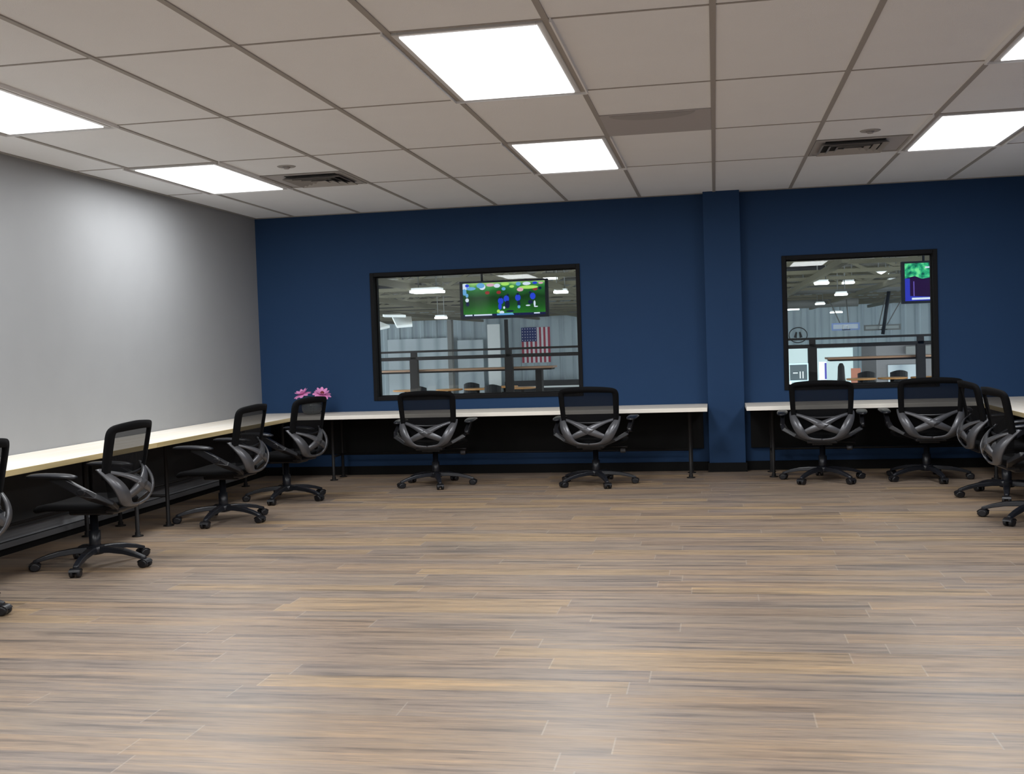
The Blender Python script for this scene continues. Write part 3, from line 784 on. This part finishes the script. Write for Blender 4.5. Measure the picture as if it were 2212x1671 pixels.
def foliage(bm, w, h):
    mats = [scr('s_plum', srgb(38, 10, 60)), leafy_mat(), scr('s_indigo', srgb(50, 60, 190)), scr('s_white', None), scr('s_lilac', srgb(110, 90, 190))]
    X = lambda u: (u-.5)*w; Z = lambda v: v*h
    poly(bm, [(X(0), 0), (X(1), 0), (X(1), h), (X(0), h)], 0, 0)
    edge = [(X(0), Z(.60)), (X(.12), Z(.66)), (X(.2), Z(.58)), (X(.33), Z(.62)), (X(.42), Z(.50)), (X(.5), Z(.48)), (X(.56), Z(.60)), (X(.68), Z(.58)), (X(.82), Z(.62)), (X(1), Z(.58)), (X(1), h), (X(0), h)]
    poly(bm, edge, -.002, 1)
    poly(bm, [(X(0), 0), (X(.06), 0), (X(.06), Z(.6)), (X(0), Z(.6))], -.003, 2)
    poly(bm, [(X(.10), Z(.09)), (X(.112), Z(.09)), (X(.112), Z(.52)), (X(.10), Z(.52))], -.0035, 4)
    poly(bm, [(X(0), 0), (X(1), 0), (X(1), Z(.12)), (X(.6), Z(.14)), (X(.3), Z(.10)), (X(0), Z(.14))], -.004, 2)
    poly(bm, [(X(.08), Z(.03)), (X(.8), Z(.03)), (X(.8), Z(.085)), (X(.08), Z(.085))], -.005, 3)
    poly(bm, [(X(.24), Z(.86)), (X(.36), Z(.86)), (X(.36), Z(.90)), (X(.24), Z(.90))], -.005, 3)
    return mats
television('television', (-3.775, 20, 2.305), 1.64, .69, 'hanging screen showing a football match on a green field', football)
television('television', (3.92, 20, 2.305), 1.50, .72, 'hanging screen with green foliage over dark purple, cut by the window edge', foliage)

# railing of the mezzanine
t = thing('railing', 'dark bronze railing beyond both windows', 'railing', (0, 15.5, 0))
bm = B(); box(bm, (-10, -.03, 1.395), (9, .03, 1.425)); obj('top_rail', bm, M_rail, t)
bm = B(); box(bm, (-10, -.04, 1.285), (9, .04, 1.335)); obj('lower_rail', bm, M_rail, t)
px = [-4.27 + 1.39*k for k in range(-4, 10)]
for x in px:
    bm = B(); box(bm, (x-.055, -.05, 0), (x+.055, .05, 1.30)); box(bm, (x-.04, -.04, 1.30), (x+.04, .04, 1.40)); obj('post', bm, M_rail, t)
def counter(x0, x1, legs, lab):
    t = thing('bar_counter', lab, 'counter', ((x0+x1)/2, 15.75, 0), 0, 'wood topped counters along the railing'); m = (x0+x1)/2
    bm = B(); box(bm, (x0-m, -.16, 1.12), (x1-m, .30, 1.145)); obj('countertop', bm, M_wcount, t)
    bm = B(); box(bm, (x0-m+.03, -.10, 1.095), (x1-m-.03, .24, 1.12)); obj('apron', bm, M_rail, t)
    for x in legs:
        bm = B(); box(bm, (x-m-.045, -.02, 0), (x-m+.045, .16, 1.095)); obj('leg', bm, M_rail, t)
counter(-9.0, -2.27, (-8.2, -5.6, -2.50), 'wood topped bar counter behind the railing, seen in the wide window')
counter(1.50, 8.0, (4.4, 7.0), 'wood topped bar counter behind the railing, seen in the narrow window')

# round cafe tables and dark stools
def table_proto():
    t = thing('cafe_table', 'x', 'table', (0,0,0), 0, 'round amber topped cafe tables')
    bm = B(); lathe(bm, [(.20, .730), (.225, .734), (.23, .752), (.225, .758)], n=28); obj('tabletop', bm, M_orange, t)
    bm = B(); lathe(bm, [(.035, .02), (.028, .06), (.028, .730)], n=12); obj('pedestal', bm, M_dgrey, t)
    bm = B(); lathe(bm, [(.18, 0), (.17, .015), (.04, .03)], n=20); obj('base', bm, M_dgrey, t)
    return t
tp = table_proto(); TT = [(-5.2, 18.3, 'leftmost round amber table in the wide window, behind the chair back'), (-4.42, 18.2, 'round amber table in the wide window, left of the dark chair and pots'), (-3.93, 18.2, 'round amber table in the middle of the wide window'),
  (-3.60, 18.9, 'round amber table behind the dark hooded chair in the wide window'), (-3.17, 18.2, 'rightmost round amber table in the wide window'),
  (2.25, 18.2, 'leftmost round amber table in the narrow window'), (2.73, 18.25, 'middle round amber table in the narrow window'), (3.22, 18.2, 'rightmost round amber table in the narrow window')]
for i, (x, y, lab) in enumerate(TT):
    if i == 0: tp.location = (x, y, 0); tp['label'] = lab
    else: dup(tp, (x, y, 0), 0, lab)
def stool_proto():
    t = thing('cafe_chair', 'x', 'chair', (0,0,0), 0, 'dark cafe chairs by the round tables')
    bm = B(); lathe(bm, [(.13, .44), (.15, .45), (.15, .475), (.12, .485)], n=20); obj('seat', bm, M_dgrey, t)
    bm = B(); pts = []
    for k in range(9):
        a = radians(200 + 140*k/8); pts.append((.15*cos(a), .15*sin(a)))
    prev = None
    for x, y in pts:
        ring = [bm.verts.new((x, y, .60)), bm.verts.new((x, y, .84 - .5*abs(x)*abs(x)*4)), bm.verts.new((x*.9, y*.9, .84 - .5*abs(x)*abs(x)*4)), bm.verts.new((x*.9, y*.9, .60))]
        if prev:
            for k in range(4): bm.faces.new((prev[k], prev[(k+1)%4], ring[(k+1)%4], ring[k]))
        else: bm.faces.new(ring)
        prev = ring
    bm.faces.new(prev[::-1])
    obj('backrest', bm, M_dgrey, t)
    for sx in (-1, 1):
        for sy in (-1, 1):
            bm = B(); tube(bm, [(sx*.09, sy*.09, .45), (sx*.14, sy*.14, 0)], .012, 8); obj('leg', bm, M_dgrey, t)
        bm = B(); tube(bm, [(sx*.12, -.09, .46), (sx*.13, -.10, .66)], .01, 6); obj('back_post', bm, M_dgrey, t)
    return t
sp0 = stool_proto(); SS_ = [(-4.86, 17.9, 'dark cafe chair behind the railing post at the left of the wide window'), (-3.56, 17.7, 'dark cafe chair in front of the rear amber table in the wide window'),
  (-4.2, 19.0, 'dark cafe chair between two amber tables in the wide window'), (2.45, 19.2, 'dark cafe chair by the leftmost amber table in the narrow window'), (2.98, 19.3, 'dark cafe chair between the amber tables in the narrow window')]
for i, (x, y, lab) in enumerate(SS_):
    if i == 0: sp0.location = (x, y, 0); sp0['label'] = lab
    else: dup(sp0, (x, y, 0), 0, lab)

# steel post, curtain panels, bright doorway and bleachers on the far side
bm = B(); box(bm, (-12.1, 49.8, -3), (-11.9, 50.2, ZR-.9)); tag(obj('steel_column', bm, M_brace), 'thin steel column in the middle of the wide window view', 'column')
bm = B(); box(bm, (-9.95, 52.6, -3), (-9.8, 52.8, ZR-.9)); tag(obj('steel_column', bm, M_dgrey), 'thin dark steel column just left of the flag', 'column')
def panelobj(name, a, b, m, lab, cat, grp=None):
    bm = B(); box(bm, a, b); return tag(obj(name, bm, m), lab, cat, grp)
panelobj('divider_curtain', (-16.2, 53.9, -3), (-13.1, 54.05, 1.95), M_curt, 'pale divider curtain left of the steel column', 'curtain')
panelobj('divider_curtain', (-12.6, 53.9, -3), (-11.3, 54.05, 1.80), M_curt, 'pale divider curtain right of the steel column', 'curtain')
panelobj('white_partition', (-11.0, 53.6, -3), (-10.38, 53.75, 2.53), M_white, 'tall narrow bright white partition left of the flag', 'partition')
t = thing('bleachers', 'dark bleachers along the far wall under the flag', 'bleachers', (-8.2, 52, -3))
bm = B(); box(bm, (-1.7, 0, 0), (1.9, .6, 2.75)); box(bm, (-1.7, -.8, 0), (1.9, 0, 2.3)); obj('seating', bm, M_dgrey, t)
bm = B(); box(bm, (-1.7, -.06, 2.42), (1.9, -.01, 2.50)); obj('handrail', bm, M_white, t)

# hanging flag: blue field with stars at the upper left, stripes hanging down
t = thing('american_flag', 'american flag hung vertically on the far wall', 'flag', (-8.8, 54.88, 1.45))
M_fr, M_fw, M_fb = mat('flag_red', srgb(165, 60, 80), .8), mat('flag_white', srgb(225, 222, 228), .8), mat('flag_blue', srgb(38, 52, 110), .8)
bm = B(); fw, fh = 1.44, 1.76; n = 13
for k in range(n):
    x0 = -fw/2 + fw*k/n; x1 = x0 + fw/n
    vs = []
    for x in (x0, x1):
        y = .03*sin(x*9)
        vs.append([bm.verts.new((x, y, z)) for z in (-fh/2, fh/2)])
    f = bm.faces.new((vs[0][0], vs[1][0], vs[1][1], vs[0][1])); f.material_index = k % 2
o = obj('stripes', bm, [M_fr, M_fw], t); so = o.modifiers.new('thick', 'SOLIDIFY'); so.thickness = .01
bm = B(); cw, chh = fw*7/13, fh*.40
box(bm, (-fw/2, -.06, fh/2-chh), (-fw/2+cw, -.045, fh/2), 0)
for i in range(6):
    for j in range(5):
        cx_, cz_ = -fw/2+cw*(i+.5)/6, fh/2-chh*(j+.5)/5; pts = []
        for k in range(10):
            r = .035 if k % 2 == 0 else .015; a = pi/2 + k*pi/5; pts.append((cx_+r*cos(a), cz_+r*sin(a)))
        poly(bm, pts, -.063, 1)
obj('canton', bm, [M_fb, M_fw], t)

# basketball backboards
M_bbf, M_clear = mat('backboard_blue', (.22, .32, .62, 1), .4), mat('backboard_face', (.45, .52, .60, 1), .2)
def backboard(loc, w, h, mf, mb, lab, dx):
    t = thing('basketball_hoop', lab, 'basketball hoop', loc)
    bm = B(); box(bm, (-w/2, 0, -h/2), (w/2, .05, h/2)); obj('board', bm, mb, t)
    bm = B(); f = .05
    for a, b in (((-w/2, -h/2), (-w/2+f, h/2)), ((w/2-f, -h/2), (w/2, h/2)), ((-w/2+f, -h/2), (w/2-f, -h/2+f)), ((-w/2+f, h/2-f), (w/2-f, h/2))): box(bm, (a[0], -.03, a[1]), (b[0], 0, b[1]))
    obj('board_frame', bm, mf, t)
    bm = B(); q = .09
    for a, b in (((-q, -.10), (-q+.02, .04)), ((q-.02, -.10), (q, .04)), ((-q, .02), (q, .04))): box(bm, (a[0], -.035, a[1]), (b[0], -.005, b[1]))
    obj('target_square', bm, M_white, t)
    bm = B(); tube(bm, [(.13*cos(2*pi*k/18), -.18+.13*sin(2*pi*k/18), -h/2+.02) for k in range(18)], .012, 6, closed=True); obj('rim', bm, M_dgrey, t)
    bm = B(); tube(bm, [(-.12, .08, 0), (dx-.3, .5, ZR-.9-loc[2])], .02, 6); tube(bm, [(.12, .08, 0), (dx+.3, .5, ZR-.9-loc[2])], .02, 6); obj('hanging_strut', bm, M_brace, t)
backboard((4.46, 40, 1.73), .94, .26, M_bbf, M_clear, 'blue framed basketball backboard in the narrow window', -.2)
backboard((5.72, 40.3, 1.66), 1.22, .20, M_brace, mat('backboard_grey', (.34, .38, .38, 1), .4), 'grey basketball backboard right of the blue framed one', .5)
bm = B(); tube(bm, [(5.69, 40, 1.42), (5.92, 40, 2.9)], .06, 8); tag(obj('roof_strut', bm, M_dgrey), 'dark slanted strut crossing the grey backboard', 'strut')

# round emblem on the far wall, two dark marks within a ring
t = thing('wall_emblem', 'round black ring emblem with two dark marks on the far wall', 'sign', (3.90, 54.6, 1.50))
bm = B(); tube(bm, [(.42*cos(2*pi*k/28), 0, .36*sin(2*pi*k/28)) for k in range(28)], .022, 6, closed=True); obj('ring', bm, M_dgrey, t)
for s in (-1, 1):
    bm = B(); poly(bm, [(s*.04, .14), (s*.11, .16), (s*.20, -.10), (s*.07, -.14)], -.02, 0); poly(bm, [(s*.20, -.10), (s*.11, .16), (s*.04, .14), (s*.07, -.14)], .02, 0)
    vv = list(bm.verts); a, b = vv[:4], [vv[6], vv[5], vv[4], vv[7]]
    for i in range(4): bm.faces.new((a[i], a[(i+1)%4], b[(i+1)%4], b[i]))
    obj('dark_mark', bm, M_dgrey, t)
# daylight openings, white board, stand, booth
M_day = mat('daylit_panel', (.8, .9, .9, 1), .5, emit=srgb(190, 215, 220), estr=.55)
panelobj('translucent_door', (3.0, 53.8, -3), (4.25, 53.95, .86), M_day, 'pale daylit translucent door panel at the left of the narrow window', 'door panel', 'translucent door panels of the hall')
panelobj('translucent_door', (4.6, 53.8, -3), (6.3, 53.95, .84), M_day, 'pale daylit translucent door panel behind the counter in the narrow window', 'door panel', 'translucent door panels of the hall')
t = thing('notice_board', 'dark notice board in a pale blue frame at the left of the narrow window', 'board', (1.80, 25, .66))
bm = B(); box(bm, (-.20, 0, -.17), (.16, .05, .17)); obj('board_face', bm, mat('board_slate', (.05, .07, .08, 1), .4), t)
bm = B()
for a, b in (((-.24, .17), (.24, .20)), ((.16, -.26), (.24, .17)), ((-.24, -.20), (.16, -.17))): box(bm, (a[0], -.02, a[1]), (b[0], .05, b[1]))
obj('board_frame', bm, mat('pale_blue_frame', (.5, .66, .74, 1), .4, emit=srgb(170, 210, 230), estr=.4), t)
bm = B(); box(bm, (-.14, -.012, -.02), (-.04, 0, .0)); box(bm, (.0, -.012, -.13), (.02, 0, .02)); box(bm, (.06, -.012, -.13), (.08, 0, .02)); obj('chalk_marks', bm, M_white, t)
bm = B(); box(bm, (-.22, 0, -3.66), (-.18, .04, -.20)); box(bm, (.18, 0, -3.66), (.22, .04, -.26)); obj('board_leg', bm, M_white, t)
t = thing('banner_stand', 'white and blue banner stand right of the notice board', 'banner', (2.30, 25, -3))
bm = B(); box(bm, (-.09, 0, 3.42), (.07, .02, 3.88)); obj('banner', bm, mat('banner_white', (.8, .82, .9, 1), .5), t)
bm = B(); box(bm, (.03, -.005, 3.5), (.07, -.001, 3.85)); obj('blue_stripe', bm, mat('banner_blue', (.04, .03, .28, 1), .5), t)
bm = B(); box(bm, (-.02, 0, .03), (0, .02, 3.42)); box(bm, (-.1, -.1, 0), (.08, .1, .03)); obj('stand', bm, M_dgrey, t)
t = thing('covered_tripod', 'tall black draped tripod left of the amber tables', 'tripod', (2.14, 20, 0))
bm = B(); lathe(bm, [(.07, .55), (.065, .70), (.055, .90), (.03, .955), (.01, .96)], n=16); obj('cover', bm, M_dgrey, t)
for a in (90, 200, 330):
    bm = B(); tube(bm, [(.02*cos(radians(a)), .02*sin(radians(a)), .88), (.20*cos(radians(a)), .20*sin(radians(a)), 0)], .014, 8); obj('leg', bm, M_brace, t)
panelobj('low_screen', (3.46, 30, -3), (3.70, 30.05, .57), mat('terracotta_cloth', (.42, .16, .10, 1), .7), 'terracotta coloured screen behind the leftmost amber table', 'screen')
t = thing('storage_booth', 'grey booth with a pale slatted front at the right of the narrow window', 'booth', (5.6, 30, -3))
bm = B(); box(bm, (-1.5, .06, 0), (2.4, 3, 4.15)); obj('walls', bm, mat('booth_grey', (.17, .165, .17, 1), .6), t)
bm = B(); box(bm, (-1.22, 0, 2.2), (-.5, .06, 3.63)); obj('slatted_front', bm, M_curt, t)
panelobj('wall_box', (4.80, 29.8, .9), (5.4, 30.0, 1.1), M_brace, 'small grey equipment box hung on the booth', 'box')
# hoarding board and pipes along the left
panelobj('hung_sign', (-5.06, 30, 2.24), (-4.5, 30.05, 2.33), M_white, 'small white sign hung below the beams left of the screen', 'sign')

# ---------------------------------------------------------------- world, camera, view
w = bpy.data.worlds.new('world'); scene.world = w; w.use_nodes = True
bg = w.node_tree.nodes['Background']; bg.inputs[0].default_value = (.86, .93, 1, 1); bg.inputs[1].default_value = 5.0

cam = bpy.data.cameras.new('camera'); co = bpy.data.objects.new('camera', cam); COL.objects.link(co)
yaw, pitch, roll = 0.18181, 0.037155, 0.033132
right = Vector((cos(yaw), sin(yaw), 0)); fl = Vector((-sin(yaw), cos(yaw), 0)); up = Vector((0, 0, 1))
fwd = fl*cos(pitch) - up*sin(pitch); upc = fl*sin(pitch) + up*cos(pitch)
r2 = right*cos(roll) - upc*sin(roll); u2 = right*sin(roll) + upc*cos(roll)
m = Matrix((( r2.x, u2.x, -fwd.x, 0), (r2.y, u2.y, -fwd.y, 0), (r2.z, u2.z, -fwd.z, 1.4519), (0, 0, 0, 1)))
co.matrix_world = m
cam.sensor_width = 36; cam.lens = 2400.5/2212*36; cam.clip_start = .05; cam.clip_end = 300
scene.camera = co
vs = scene.view_settings
vs.view_transform = 'Standard'; vs.look = 'None'; vs.gamma = 1; vs.use_curve_mapping = False; vs.exposure = 0.0
scene.cycles.use_denoising = True
scene.cycles.max_bounces = 7; scene.cycles.diffuse_bounces = 4; scene.cycles.glossy_bounces = 3; scene.cycles.use_adaptive_sampling = True; scene.cycles.adaptive_threshold = .035
scene.cycles.transparent_max_bounces = 12
scene.cycles.sample_clamp_indirect = 6
